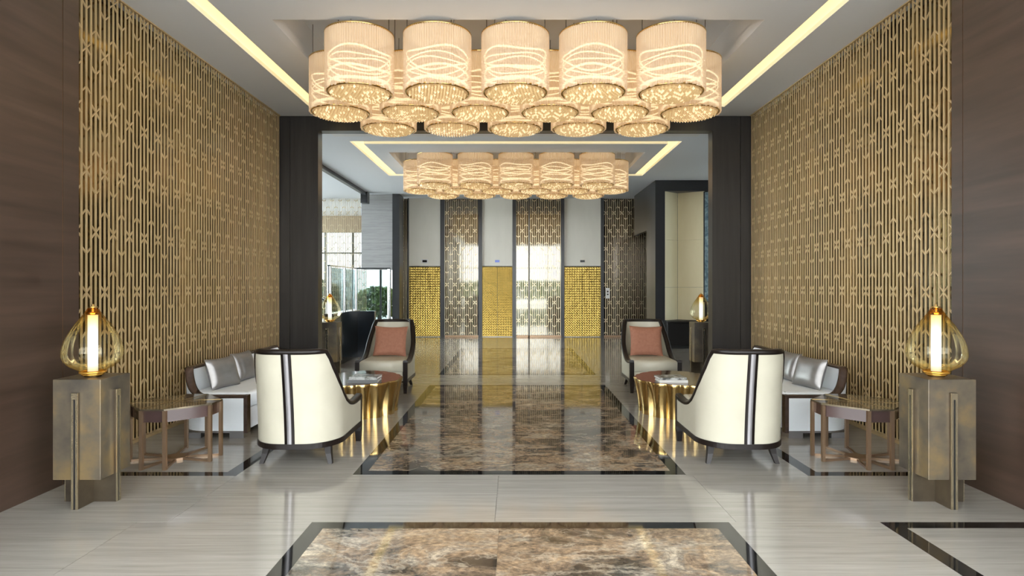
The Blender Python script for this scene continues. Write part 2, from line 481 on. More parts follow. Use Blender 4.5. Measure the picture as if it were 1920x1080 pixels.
# beside the middle slab
tiles(-2.20, SL0, 4.83, 9.22, 1, 6); tiles(SL1, 2.31, 4.83, 9.22, 1, 6)
tiles(SL0, SL1, 4.83, 4.86, 1, 1)
strip(-3.75, -2.20, 4.83, 4.93); strip(-2.31, -2.20, 4.93, 9.10); strip(-3.75, -2.20, 9.10, 9.20)
strip(2.31, 3.75, 4.83, 4.93); strip(2.31, 2.42, 4.93, 9.10); strip(2.31, 3.75, 9.10, 9.20)
tiles(-3.75, -2.31, 4.93, 9.10, 1, 5); tiles(2.42, 3.75, 4.93, 9.10, 1, 5)
tiles(-3.75, -2.2, 9.20, 9.22, 1, 1); tiles(2.31, 3.75, 9.20, 9.22, 1, 1)
tiles(-7, 7, 9.22, 10.27, 8, 1)
tiles(-7, SL0, 10.27, 14.6, 4, 4); tiles(SL1, 7, 10.27, 14.6, 4, 4)
tiles(-7, 7, 14.6, 22.4, 8, 6)

# ---- ceilings ------------------------------------------------------
def holed(x0, x1, y0, y1, holes, z0, z1):
    xs = sorted({x0, x1, *[h[0] for h in holes], *[h[1] for h in holes]})
    ys = sorted({y0, y1, *[h[2] for h in holes], *[h[3] for h in holes]})
    mb = MB()
    for i in range(len(xs) - 1):
        for j in range(len(ys) - 1):
            cx, cy = (xs[i] + xs[i + 1]) / 2, (ys[j] + ys[j + 1]) / 2
            if any(h[0] < cx < h[1] and h[2] < cy < h[3] for h in holes): continue
            mb.box(xs[i], xs[i + 1], ys[j], ys[j + 1], z0, z1)
    return mb
def rect_ring(x0, x1, y0, y1, wd):
    return [(x0, x0 + wd, y0, y1), (x1 - wd, x1, y0, y1), (x0 + wd, x1 - wd, y0, y0 + wd), (x0 + wd, x1 - wd, y1 - wd, y1)]
ring1 = rect_ring(-3.02, 3.07, -2.6, 9.0, 0.19)
rec1 = (-2.40, 2.46, 6.05, 8.42)
ring2 = rect_ring(-2.90, 2.92, 10.73, 14.1, 0.20)
rec2 = (-2.40, 2.46, 11.62, 14.0 - 0.25)
ceil = struct('ceiling', holed(-4.0, 4.0, EY, 9.60, ring1 + [rec1], CZ1, CZ1 + 0.12), M['paint'], 'pale grey plaster ceiling of the front hall')
lob = part('lobby_ceiling', holed(-8, 8, 9.60, 22.5, ring2 + [rec2], CZ2, CZ2 + 0.12), M['paint'], ceil)
def recess(r, z, top):
    x0, x1, y0, y1 = r; t = 0.05
    mb = MB().box(x0 - t, x1 + t, y0 - t, y1 + t, top, top + 0.05)
    z += 0.115
    mb.box(x0 - t, x0, y0 - t, y1 + t, z, top); mb.box(x1, x1 + t, y0 - t, y1 + t, z, top)
    mb.box(x0, x1, y0 - t, y0, z, top); mb.box(x0, x1, y1, y1 + t, z, top)
    part('chandelier_recess', mb, M['paint'], ceil)
recess(rec1, CZ1, 4.50); recess(rec2, CZ2, 4.45)
for nm, ring, z, lab in (('front', ring1, CZ1, 'warm glowing ceiling cove running around the near chandelier'),
                    ('lobby', ring2, CZ2, 'warm glowing rectangular ceiling cove around the far chandelier')):
    cv = thing('cove_light', ((ring[0][0] + ring[1][1]) / 2, ring[2][2], z), lab, 'cove light')
    for (a, b, c, d) in ring:
        ox, oy, oz = cv.location
        part('diffuser', BX(a - ox, b - ox, c - oy, d - oy, 0.05, 0.08), M['cove'], cv)
# white border of the lobby ceiling, ceiling track
struct('trim_1', BX(-3.05, 3.07, 9.99, 10.34, CZ2 - 0.012, CZ2), M['paint_white'], 'white border panel of the lobby ceiling')
tk = thing('ceiling_track', (-4.07, 12, CZ2 - 0.08), 'dark sliding track on the lobby ceiling ending beside stone wall', 'track')
part('rail', BX(-0.05, 0.05, -2.2, 4.6, 0, 0.08), M['frame_dark'], tk)
part('end_bracket', BX(-0.09, 0.09, 4.5, 4.75, -0.22, 0.08), M['frame_dark'], tk)

# ---- veneered side walls ------------------------------------------
for sgn, nm, seam in ((-1, 'left', 4.61), (1, 'right', 4.66)):
    wl = struct('wall_' + nm, BX(min(sgn * WX + sgn * 0.012, sgn * 3.62), max(sgn * WX + sgn * 0.012, sgn * 3.62), GY, 4.775, 0, CZ1), M['wood_groove'], 'dark brown veneered side wall')
    ys = [GY, seam, 4.78]
    for a, b in zip(ys[:-1], ys[1:]):
        x0, x1 = sorted((sgn * WX, sgn * (WX + 0.012)))
        part('veneer_panel', BX(x0, x1, a + 0.004, b - 0.004 if b < 4.7 else b, 0, CZ1), M['wood'], wl)
    x0, x1 = sorted((sgn * (WX + 0.004), sgn * (WX + 0.011)))
    part('brass_joint', BX(x0, x1, seam - 0.004, seam + 0.004, 0, CZ1), M['brass_line'], wl)
    # bronze backing panels behind the lattice screens
    bw = struct('wall_' + nm + '_backing', None, None, 'bronze glass backing behind the lattice screen')
    n = 4
    for k in range(n):
        a = 4.6 + (9.5 - 4.6) * k / n; b = 4.6 + (9.5 - 4.6) * (k + 1) / n
        x0, x1 = sorted((sgn * (SX + 0.10), sgn * (SX + 0.16)))
        part('backing_panel', BX(x0, x1, a + 0.003, b - 0.003, 0, CZ1), M['backing'], bw)

# ---- dark portal: two columns and a beam ---------------------------
for sgn, nm in ((-1, 'left'), (1, 'right')):
    cl = struct('column_' + nm, None, None, 'near black panelled column of the portal')
    for a, b in ((3.05, 3.482), (3.488, 3.80)):
        x0, x1 = sorted((sgn * a, sgn * b))
        part('column_panel', BX(x0, x1, 9.49, 9.69, 0, CZ1), M['column'], cl)
    x0, x1 = sorted((sgn * 3.80, sgn * 8.0))
    part('flank_wall', BX(x0, x1, 9.55, 9.69, 0, CZ1), M['column'], cl)
struct('beam', BX(-3.05, 3.05, 9.49, 9.69, 3.893, CZ1 + 0.1), M['column'], 'near black beam across the portal')

# ---- entrance opening behind the camera ---------------------------
win = struct('window_1', None, None, 'tall glazed entrance front behind the viewer, with added side glazing')
for x in (-3.4, -2.1, -0.9, 0.9, 2.1, 3.4):
    part('mullion', BX(x - 0.04, x + 0.04, EY - 0.1, EY + 0.02, 0, CZ1), M['frame_dark'], win)
for sx_ in (-3.5, 3.5):  # open glazed sides added beside the camera to let in more daylight
    for y in (-2.4, -1.3, -0.2, 0.9, 1.97):
        part('mullion', BX(sx_ - 0.05, sx_ + 0.05, y - 0.03, y + 0.03, 0, CZ1), M['frame_dark'], win)
for z in (2.6, 4.05):
    part('transom', BX(-3.44, 3.44, EY - 0.1, EY + 0.02, z - 0.04, z + 0.04), M['frame_dark'], win)
struct('ground', BX(-70, 70, -70, 70, -0.3, -0.121), M['bounce_paving'], 'very pale paving outside, bouncing daylight upwards')

# ---- lobby shell ---------------------------------------------------
struct('wall_lobby_right', BX(6.9, 7.0, 14.6, 22, 0, CZ2), M['column'], 'dark wall on the right of the lobby')
wl4 = struct('added_window_4', None, None, 'added glazing lighting the right side of the lobby')  # unseen glazing added to bring daylight into the lobby
for y in (9.8, 11.4, 13.0, 14.55):
    part('mullion', BX(6.9, 7.0, y - 0.04, y + 0.04, 0, CZ2), M['frame_dark'], wl4)
for y in (9.8, 11.4, 13.0):
    part('glass_pane', BX(6.94, 6.96, y + 0.04, y + 1.5, 0, CZ2), M['tinted'], wl4)
# back wall behind the lift row, with cream panels and dark pilasters as parts
bk = struct('wall_back', BX(-3.3, 7.0, FARY + 0.25, FARY + 0.4, 0, CZ2), M['frame_dark'], 'lift wall at the end of the lobby')
for a, b in ((-3.11, -3.08), (-2.17, -2.04), (-1.07, -0.96), (-0.08, 0.03), (1.33, 1.42), (2.48, 2.57)):
    part('pilaster', BX(a, b, FARY - 0.06, FARY + 0.25, 0, CZ2), M['frame_dark'], bk)
for a, b in ((-3.08, -2.17), (-0.96, -0.08), (1.42, 2.48)):
    part('cream_panel', BX(a, b, FARY, FARY + 0.25, 2.06, CZ2), M['cream_wall'], bk)
# grey stone wall over the side passage
st = struct('wall_stone', BX(-4.25, -3.40, 17.02, 17.4, 1.94, CZ2), M['grout'], 'grey veined stone wall over the side passage')
for k in range(5):
    z0 = 1.94 + (CZ2 - 1.94) * k / 5; z1 = 1.94 + (CZ2 - 1.94) * (k + 1) / 5
    part('stone_slab', BX(-4.26, -3.385, 17.0, 17.03, z0 + 0.002, z1 - 0.002), M['stone'], st)
struct('wall_pier', BX(-3.385, -3.19, 16.9, 17.5, 0, CZ2), M['frame_dark'], 'dark pier between stone wall and lifts')
# daylit rooms beyond on the left
wl2 = struct('window_2', None, None, 'daylit glass front beyond the left lattice')
for x in (-7.9, -6.9, -5.9, -4.9, -3.9, -3.2):
    part('mullion', BX(x - 0.03, x + 0.03, 22.3, 22.4, 0, 3.42), M['frame_dark'], wl2)
part('transom', BX(-8, -3.2, 22.3, 22.4, 2.65, 2.70), M['frame_dark'], wl2)
for k, (a, b) in enumerate(zip((-7.9, -6.9, -5.9, -4.9, -3.9), (-6.9, -5.9, -4.9, -3.9, -3.2))):
    part('glass_pane', BX(a + 0.03, b - 0.03, 22.34, 22.36, 0, 3.42), M['tinted'], wl2)
struct('wall_header', BX(-8, -3.2, 22.2, 22.45, 3.42, CZ2), M['beige_wall'], 'beige header above the far glass front')
struct('wall_passage', BX(-3.3, -3.2, FARY + 0.3, 22.4, 0, CZ2), M['beige_wall'], 'beige wall of the side passage')
wl3 = struct('added_window_3', None, None, 'added glazing lighting the left side of the lobby')  # out of view, added as a second daylight source for the lobby
for y in (10.2, 12.2, 14.2, 16.2, 18.2, 20.2, 22.2):
    part('mullion', BX(-8.0, -7.9, y - 0.04, y + 0.04, 0, CZ2), M['frame_dark'], wl3)

for y in (10.2, 12.2, 14.2, 16.2, 18.2, 20.2):
    part('glass_pane', BX(-7.96, -7.94, y + 0.04, y + 1.96, 0, CZ2), M['tinted_light'], wl3)

# ================================================================== LATTICE SCREENS
PITCH = 0.058
def brace_meshes(dep, wid, mat):
    h = PITCH
    X = MB()
    X.bar((-h, 0, -h), (h, 0, h), wid, dep); X.bar((-h, 0, h), (h, 0, -h), wid, dep * 0.98)
    V = MB(); V.bar((-h, 0, h), (0, 0, 0), wid, dep); V.bar((h, 0, h), (0, 0, 0), wid, dep * 0.98)
    A = MB(); A.bar((-h, 0, -h), (0, 0, 0), wid, dep); A.bar((h, 0, -h), (0, 0, 0), wid, dep * 0.98)
    return X.mesh('cross_brace', mat), V.mesh('lower_chevron', mat), A.mesh('upper_chevron', mat)
def brace_positions(ncol, height, zx):
    out = []
    for k in range(ncol):
        x = (2 * k + 1) * PITCH
        z = zx - (0.52 if k % 2 else 0.0)
        while z > 0: z -= 1.04
        while z < height + 1.04:
            for typ, dz in ((0, 0.0), (2, -0.33), (1, -0.71)):
                zz = z + dz
                if 0.07 < zz < height - 0.07: out.append((typ, x, zz))
            z += 1.04
    return out
LEN = 9.47 - 4.80
nrod = int(LEN / PITCH) // 2 * 2 + 1
rod_me = BX(-0.0085, 0.0085, -0.0045, 0.0045, 0.03, CZ1 - 0.01).mesh('rod', M['rod'])
braces = brace_meshes(0.011, 0.0095, M['rod'])
for sgn, lab in ((-1, 'tall champagne gold lattice screen along the left side wall'), (1, 'tall champagne gold lattice screen along the right side wall')):
    sc = thing('lattice_screen', (sgn * SX, 4.80, 0), lab, 'screen', 'gold lattice screens', PI / 2)
    for i in range(nrod):
        link('rod', rod_me, sc, (i * PITCH, 0, 0))
    for t, x, z in brace_positions((nrod - 1) // 2, CZ1, 3.0):
        link(braces[t].name.split('.')[0], braces[t], sc, (x, 0, z))
    L_ = (nrod - 1) * PITCH
    part('bottom_rail', BX(-0.02, L_ + 0.02, -0.022, 0.022, 0, 0.03), M['rod'], sc)
    part('top_rail', BX(-0.02, L_ + 0.02, -0.022, 0.022, CZ1 - 0.012, CZ1 - 0.001), M['rod'], sc)

def far_lattice(x0, x1, y, lab, back, z1=CZ2, zx=3.6, z0=0.03, divider=None, bb=True):
    sc = thing('lobby_lattice_panel', (x0, y, 0), lab, 'screen', 'lattice panels around the lifts')
    n = int((x1 - x0) / PITCH)
    mb = MB()
    for i in range(n + 1):
        mb.box(i * PITCH - 0.007, i * PITCH + 0.007, -0.012, 0.012, z0, z1)
    for t, x, z in brace_positions(n // 2, z1, zx):
        h = PITCH; w_ = 0.012
        if t == 0:
            mb.bar((x - h, 0, z - h), (x + h, 0, z + h), w_, 0.02); mb.bar((x - h, 0, z + h), (x + h, 0, z - h), w_, 0.019)
        elif t == 1:
            mb.bar((x - h, 0, z + h), (x, 0, z), w_, 0.02); mb.bar((x + h, 0, z + h), (x, 0, z), w_, 0.019)
        else:
            mb.bar((x - h, 0, z - h), (x, 0, z), w_, 0.02); mb.bar((x + h, 0, z - h), (x, 0, z), w_, 0.019)
    part('lattice', mb, M['rod_far'], sc, kind='stuff')
    part('bottom_rail', BX(0, x1 - x0, -0.02, 0.02, 0, 0.05), M['table_leg'], sc)
    if back:
        if divider:
            part('mirror_pane', BX(0, divider - x0 - 0.02, 0.06, 0.08, 0, z1), M[back], sc)
            part('mirror_pane', BX(divider - x0 + 0.02, x1 - x0, 0.06, 0.08, 0, z1), M[back], sc)
            part('divider', BX(divider - x0 - 0.02, divider - x0 + 0.02, -0.02, 0.08, 0, z1), M['frame_dark'], sc)
        else:
            part('mirror_pane', BX(0, x1 - x0, 0.06, 0.08, 0, z1), M[back], sc)
    return sc
far_lattice(-2.04, -1.07, FARY, 'mirror backed lattice panel between left and middle lift doors', 'mirror')
far_lattice(0.03, 1.33, FARY, 'wide mirror backed lattice panel between middle and right lift doors', 'mirror', divider=0.40)
far_lattice(2.57, 3.95, FARY, 'dark backed lattice panel right of the rightmost lift', 'mirror_dark')
far_lattice(-3.34, -3.11, FARY, 'narrow dark lattice strip left of the leftmost lift', 'mirror_dark')
far_lattice(-7.0, -4.30, FARY, 'open lattice screen before the daylit glass on the left', None)

# ================================================================== LIFT DOORS
for (a, b), lab in (((-3.08, -2.17), 'left'), ((-0.96, -0.08), 'middle'), ((1.42, 2.48), 'right')):
    wd = b - a
    t = thing('lift_door', ((a + b) / 2, FARY + 0.1, 0), 'embossed gold lift door, %s one of the three' % {'left': 'leftmost', 'middle': 'middle', 'right': 'rightmost'}[lab], 'lift door', 'gold lift doors')
    for s in (-1, 1):
        x0, x1 = sorted((s * 0.004, s * (wd / 2 - 0.002)))
        part('door_leaf', BX(x0, x1, 0, 0.04, 0.012, 2.04), M['gold_door'], t)
    part('door_sill', BX(-wd / 2 + 0.002, wd / 2 - 0.002, -0.09, 0.04, 0, 0.012), M['steel'], t)
    part('door_head', BX(-wd / 2 + 0.002, wd / 2 - 0.002, -0.10, 0.04, 2.04, 2.06), M['slot'], t)
    d = thing('floor_indicator', ((a + b) / 2, FARY - 0.012, 2.20), 'small floor number display above the %s lift door' % {'left': 'leftmost', 'middle': 'middle', 'right': 'rightmost'}[lab], 'display', 'lift floor displays')
    hw = 0.10 if lab == 'left' else 0.085
    part('housing', BX(-hw, hw, 0, 0.012, -0.06, 0.06), M['white_plastic' if lab == 'left' else 'cream_wall'], d)
    part('screen', BX(-0.065, 0.065, -0.004, 0, -0.032, 0.032), M['screen_blue' if lab == 'middle' else 'screen_black'], d)
cb = thing('call_button_panel', (2.68, FARY - 0.035, 1.12), 'white lift call panel with two black buttons on the right lattice', 'call panel')
part('plate', BX(-0.06, 0.06, 0, 0.02, 0, 0.30), M['white_plastic'], cb)
for z in (0.12, 0.20):
    part('button', MB().cyl(0, 0, 0, 0.01, 0.022, 10), M['screen_black'], cb, loc=(0, 0.0, z)).rotation_euler = (PI / 2, 0, 0)

# ================================================================== RIGHT ALCOVE
al = struct('wall_alcove', None, None, 'dark frame of the cream alcove on the right')
part('frame_post', BX(3.36, 3.59, 14.7, 15.2, 0, CZ2), M['frame_dark'], al)
part('frame_head', BX(3.59, 6.9, 14.7, 15.4, 3.76, CZ2), M['frame_dark'], al)
part('side_wall', BX(3.36, 3.46, 15.2, 15.7, 0, CZ2), M['column'], al)
part('side_lintel', BX(3.36, 3.46, 15.7, 17.3, 2.9, CZ2), M['column'], al)
part('alcove_soffit', BX(3.59, 6.9, 15.4, 17.0, 3.7, 3.76), M['frame_dark'], al)
def wallseg(p, q, z0, z1, t=0.05):
    (x0, y0), (x1, y1) = p, q
    d = Vector((x1 - x0, y1 - y0)).normalized(); n = Vector((-d.y, d.x)) * t
    return MB().prism([(x0, y0), (x1, y1), (x1 + n.x, y1 + n.y), (x0 + n.x, y0 + n.y)], z0, z1)
zj = [0.66, 1.45, 2.6, 3.76]
for k in range(3):
    part('cream_panel', wallseg((3.59, 14.72), (3.98, 15.04), zj[k] + .002, zj[k + 1] - .002), M['cream_warm_lit'], al)
    part('cream_panel', wallseg((3.985, 15.04), (4.53, 14.70), zj[k] + .002, zj[k + 1] - .002), M['cream_warm_lit'], al)
ar = thing('wall_art', (4.53, 14.62, 1.12), 'blue textured wall art beside the cream alcove', 'artwork')
part('art_panel', BX(0, 0.7, 0, 0.05, 0, 2.60), M['art'], ar)
part('art_frame', BX(-0.02, 0.72, 0.05, 0.08, -0.02, 2.62), M['frame_dark'], ar)
bn = thing('low_bench', (4.3, 14.55, 0), 'long low black bench below the cream alcove panels', 'bench')
part('bench_body', BX(-0.7, 1.2, -0.05, 0.5, 0.08, 0.60), M['dark_console'], bn, 0.01)
part('bench_seat', BX(-0.71, 1.21, -0.06, 0.12, 0.60, 0.66), M['dark_console'], bn, 0.015)
part('plinth', BX(-0.66, 1.16, 0, 0.45, 0, 0.08), M['slot'], bn)

# ================================================================== STAIR PARAPET AND GLASS (left)
pp = thing('stair_parapet', (-3.35, 12.0, 0), 'dark polished stone stair parapet left of the lobby', 'parapet')
part('parapet_wall', BX(-0.10, 0.05, -0.9, 1.0, 0, 0.96), M['navy'], pp)
part('parapet_return', BX(0.05, 0.40, 0.85, 1.0, 0, 0.96), M['navy'], pp)
part('coping', BX(-0.11, 0.06, -0.91, 1.01, 0.96, 0.985), M['chrome'], pp)
gb = thing('glass_balustrade', (-3.35, 12.0, 0.986), 'clear glass balustrade with chrome posts on the dark parapet', 'balustrade')
part('glass_pane', BX(-0.03, -0.018, -0.85, 0.05, 0.02, 0.84), M['glass'], gb)
part('glass_pane', BX(-0.03, -0.018, 0.09, 0.93, 0.02, 0.84), M['glass'], gb)
for y in (-0.86, 0.07, 0.95):
    part('post', MB().cyl(-0.024, y, 0, 0.86, 0.040, 12), M['chrome'], gb)
part('top_rail', BX(-0.05, 0.002, -0.9, 0.98, 0.86, 0.885), M['chrome'], gb)
gs = thing('glass_screen', (-3.35, 16.3, 0), 'frameless glass screen with chrome uprights below the stone wall', 'glass screen')
part('glass_pane', BX(-0.85, -0.05, 0, 0.012, 0.02, 1.9), M['glass'], gs)
for x in (-0.9, 0.0):
    part('upright', MB().cyl(x, 0.006, 0, 1.93, 0.05, 12), M['chrome'], gs)
part('top_rail', BX(-0.92, 0.03, -0.015, 0.03, 1.93, 1.97), M['chrome'], gs)
hr = thing('stair_handrail', (-5.0, 15.6, 0), 'slanting chrome stair handrail seen through the open lattice side', 'handrail')
part('rail', MB().bar((-1.3, 0, 1.75), (1.0, 0, 0.75), 0.05, 0.05), M['chrome'], hr)
part('lower_rail', MB().bar((-1.3, 0, 1.35), (1.0, 0, 0.35), 0.03, 0.03), M['chrome'], hr)
for k in range(4):
    x = -1.2 + k * 0.7; zt = 1.75 - (x + 1.3) / 2.3
    part('baluster', MB().cyl(x, 0, 0, zt, 0.018, 8), M['chrome'], hr)

# ================================================================== PEDESTALS AND TEARDROP LAMPS
W_ = 0.319 / 2
def make_pedestal():
    r = thing('lamp_pedestal', (0, 0, 0), 'x', 'pedestal', 'bronze lamp pedestals')
    part('box_body', BX(-W_, W_, -W_, W_, 0.193, 0.867), M['patina'], r, 0.0015, 1)
    e = W_ + 0.022; t = 0.0215
    for k in range(4):
        fn = part('fin', MB().box(-t, t, -e + 0.006, -W_ + 0.001, 0.0, 0.780).box(-t, t, -W_ + 0.001, -t - 0.001, 0, 0.193), M['fin'], r)
        fn.rotation_euler = (0, 0, k * PI / 2)
        part('brass_edge', MB().box(-t, -0.007, -e, -e + 0.006, 0, 0.778).box(0.007, t, -e, -e + 0.006, 0, 0.778).box(-0.007, 0.007, -e, -e + 0.006, 0.735, 0.778), M['fin_edge'], fn)
        part('slot', BX(-0.007, 0.007, -e + 0.003, -e + 0.006, 0, 0.735), M['slot'], fn)
    part('core', BX(-t - 0.001, t + 0.001, -t - 0.001, t + 0.001, 0, 0.193), M['fin'], r)
    return r
def make_lamp():
    r = thing('teardrop_lamp', (0, 0, 0), 'x', 'lamp', 'amber teardrop lamps')
    k = 0.00372
    pr = [(19, 704), (21, 700), (24, 697), (36, 690), (44.5, 681), (48, 673), (49, 666), (47.5, 653), (43.5, 640), (37, 626), (28.5, 612), (20, 600), (13, 590), (8.5, 582)]
    prof = [(a * k, (706 - y) * k + 0.012) for a, y in pr]
    # smooth resample
    fine = []
    for i in range(len(prof) - 1):
        p0 = prof[max(i - 1, 0)]; p1 = prof[i]; p2 = prof[i + 1]; p3 = prof[min(i + 2, len(prof) - 1)]
        for s in range(3):
            u = s / 3
            fine.append(tuple(0.5 * (2 * p1[c] + (p2[c] - p0[c]) * u + (2 * p0[c] - 5 * p1[c] + 4 * p2[c] - p3[c]) * u * u + (3 * p1[c] - p0[c] - 3 * p2[c] + p3[c]) * u ** 3) for c in (0, 1)))
    fine.append(prof[-1])
    part('glass_body', MB().lathe(fine, 72, True, 0.012, 18), M['brown_glass'], r)
    part('collar', MB().torus(0.074, 0.010, 0.030, 32, 8).torus(0.060, 0.008, 0.016, 32, 8), M['amber_trim'], r)
    part('foot', MB().lathe([(0, 0.0), (0.052, 0.0), (0.052, 0.012), (0.040, 0.022), (0.040, 0.034), (0, 0.034)], 28), M['gold_cap'], r)
    part('light_tube', MB().lathe([(0, 0.034), (0.031, 0.034), (0.031, 0.43), (0, 0.43)], 20), M['tube'], r)
    part('cap', MB().lathe([(0.036, 0.428), (0.040, 0.445), (0.030, 0.452), (0.016, 0.456), (0.014, 0.475), (0.030, 0.479), (0.030, 0.483), (0.008, 0.487), (0.010, 0.497), (0.0, 0.503)], 24), M['gold_cap'], r)
    return r
ped0 = make_pedestal(); lamp0 = make_lamp()
spots = [((-2.945, 4.277), 'by the left veneered wall', 'left foreground'), ((2.935, 4.277), 'by the right veneered wall', 'right foreground'),
         ((-3.19, 10.56), 'behind the left dark column', 'left'), ((3.20, 10.56), 'behind the right dark column', 'right')]
for i, ((x, y), a, b) in enumerate(spots):
    p = ped0 if i == 0 else copy_tree(ped0)
    l = lamp0 if i == 0 else copy_tree(lamp0)
    p.location = (x, y, 0); l.location = (x, y, 0.8672)
    p['label'] = ('square bronze lamp pedestal with brass fins ' if i < 2 else 'dark bronze lamp pedestal standing ') + a
    l['label'] = ('large amber glass teardrop lamp on the pedestal ' if i < 2 else 'distant amber teardrop lamp on the pedestal ') + a

# ================================================================== ARMCHAIRS AND SOFAS
def lerp_table(tab, v):
    if v <= tab[0][0]: return tab[0][1]
    for (a, za), (b, zb) in zip(tab[:-1], tab[1:]):
        if v <= b:
            u = (v - a) / (b - a)
            return za + (zb - za) * u
    return tab[-1][1]
def upath(a, yf, yb, r, bulge, ns=14, na=14, nb=12):
    pts = []
    for i in range(ns): pts.append((a, yf + (yb + r - yf) * i / ns, 1, 0))
    for i in range(na):
        t = PI / 2 * i / na
        pts.append((a - r + r * math.cos(t), yb + r - r * math.sin(t)))
    for i in range(nb): pts.append((a - r - (a - r) * i / nb, yb))
    half = [(p[0], p[1]) for p in pts]
    full = half + [(0, yb)] + [(-x, y) for x, y in reversed(half)]
    return [(x, y - bulge * (1 - (x / a) ** 2)) for x, y in full]
def normals(path):
    out = []
    for i in range(len(path)):
        p = path[max(i - 1, 0)]; q = path[min(i + 1, len(path) - 1)]
        d = Vector((q[0] - p[0], q[1] - p[1])).normalized()
        out.append(Vector((d.y, -d.x)))     # points inward for right-front -> back -> left-front travel
    return out
class Shell:
    def __init__(s, a, yf, yb, r, bulge, ztab, z0, t, lean):
        s.path = upath(a, yf, yb, r, bulge); s.n = normals(s.path)
        s.z0, s.t, s.lean, s.yb, s.yf = z0, t, lean, yb, yf
        s.zt = [lerp_table(ztab, y) for x, y in s.path]
        # make sure normals point inwards
        mid = len(s.path) // 2
        if s.n[mid].y < 0: s.n = [-v for v in s.n]
        s.zmax = max(s.zt)
    def pt(s, i, z, off):
        x, y = s.path[i]; n = s.n[i]
        w_ = min(1, max(0, (s.yf - 0.35 - y) / (s.yf - 0.35 - s.yb))); w_ = w_ * w_ * (3 - 2 * w_)
        h = max(0, (z - s.z0) / (s.zmax - s.z0))
        return Vector((x + n.x * off, y + n.y * off - s.lean * w_ * h ** 1.4, z))
    def body(s, nz=8):
        mb = MB(); m = len(s.path)
        for off, flip in ((0, False), (s.t, True)):
            vs = [s.pt(i, s.z0 + (s.zt[i] - s.z0) * j / nz, off) for i in range(m) for j in range(nz + 1)]
            fs = []
            for i in range(m - 1):
                for j in range(nz):
                    q = (i * (nz + 1) + j, (i + 1) * (nz + 1) + j, (i + 1) * (nz + 1) + j + 1, i * (nz + 1) + j + 1)
                    fs.append(tuple(reversed(q)) if not flip else q)
            mb.add(vs, fs, True)
        for i in (0, m - 1):
            a0, a1, b0, b1 = s.pt(i, s.z0, 0), s.pt(i, s.zt[i], 0), s.pt(i, s.z0, s.t), s.pt(i, s.zt[i], s.t)
            mb.add([a0, a1, b1, b0], [(0, 1, 2, 3)])
        return mb
    def fill(s, levels, yfront):
        # block that fills the inside of the shell: levels of (inset, z), rounded to the plan of the shell
        m = len(s.path); mb = MB(); vs = []
        for ins, z in levels:
            for i in range(m):
                x, y = s.path[i]; n = s.n[i]
                px, py = x + n.x * (s.t + 0.002 + ins), y + n.y * (s.t + 0.002 + ins)
                if i in (0, m - 1): py = yfront - ins
                vs.append((px, py, z))
        fs = []
        for k in range(len(levels) - 1):
            for i in range(m):
                j = (i + 1) % m
                fs.append((k * m + j, k * m + i, (k + 1) * m + i, (k + 1) * m + j))
        mb.add(vs, fs, True)
        t = (len(levels) - 1) * m
        mb.add(vs, [tuple(range(m)), tuple(range(t + m - 1, t - 1, -1))])
        return mb
    def trim(s, hgt, ov):
        mb = MB(); m = len(s.path)
        P = [s.pt(i, s.zt[i], s.t / 2) for i in range(m)]
        vs = []
        for i in range(m):
            T = (P[min(i + 1, m - 1)] - P[max(i - 1, 0)]).normalized()
            n = Vector((s.n[i].x, s.n[i].y, 0)); B = n.cross(T)
            if B.z < 0: B = -B
            if B.length < 1e-4: B = Vector((0, 0, 1))
            B.normalize(); hw = s.t / 2 + ov
            for (cn, cb) in ((-hw, -0.004), (-hw, hgt * 0.7), (-hw * 0.6, hgt), (hw * 0.6, hgt), (hw, hgt * 0.7), (hw, -0.004)):
                vs.append(P[i] + n * cn + B * cb)
        fs = []
        for i in range(m - 1):
            for j in range(6):
                k = (j + 1) % 6
                fs.append((i * 6 + j, i * 6 + k, (i + 1) * 6 + k, (i + 1) * 6 + j))
        mb.add(vs, fs, True)
        mb.add(vs, [tuple(range(6)), tuple(range((m - 1) * 6 + 5, (m - 1) * 6 - 1, -1))])
        return mb
    def rail(s, za, zb, ov):
        mb = MB(); m = len(s.path); vs = []
        for i in range(m):
            for off, z in ((-ov, za), (-ov, zb), (s.t, zb), (s.t, za)):
                p = s.pt(i, s.z0, off); vs.append((p.x, p.y, z))
        fs = []
        for i in range(m - 1):
            for j in range(4):
                k = (j + 1) % 4
                fs.append((i * 4 + j, i * 4 + k, (i + 1) * 4 + k, (i + 1) * 4 + j))
        mb.add(vs, fs)
        mb.add(vs, [(0, 1, 2, 3), tuple(range((m - 1) * 4 + 3, (m - 1) * 4 - 1, -1))])
        return mb
def back_stripe(sh, x0, x1, off, nz=12):
    # strip of the outer back between local x0 and x1
    mb = MB(); mid = len(sh.path) // 2; y = sh.path[mid][1]; z1 = sh.zt[mid]
    vs = []
    for j in range(nz + 1):
        z = sh.z0 + (z1 - sh.z0) * j / nz
        p = sh.pt(mid, z, 0)
        for x in (x0, x1):
            vs.append((x, p.y - off, z)); vs.append((x, p.y + 0.02, z))
    fs = []
    for j in range(nz):
        b = j * 4; c = b + 4
        fs += [(b, b + 2, c + 2, c), (b + 2, b + 3, c + 3, c + 2), (b + 1, b, c, c + 1)]
    return mb.add(vs, fs, True)
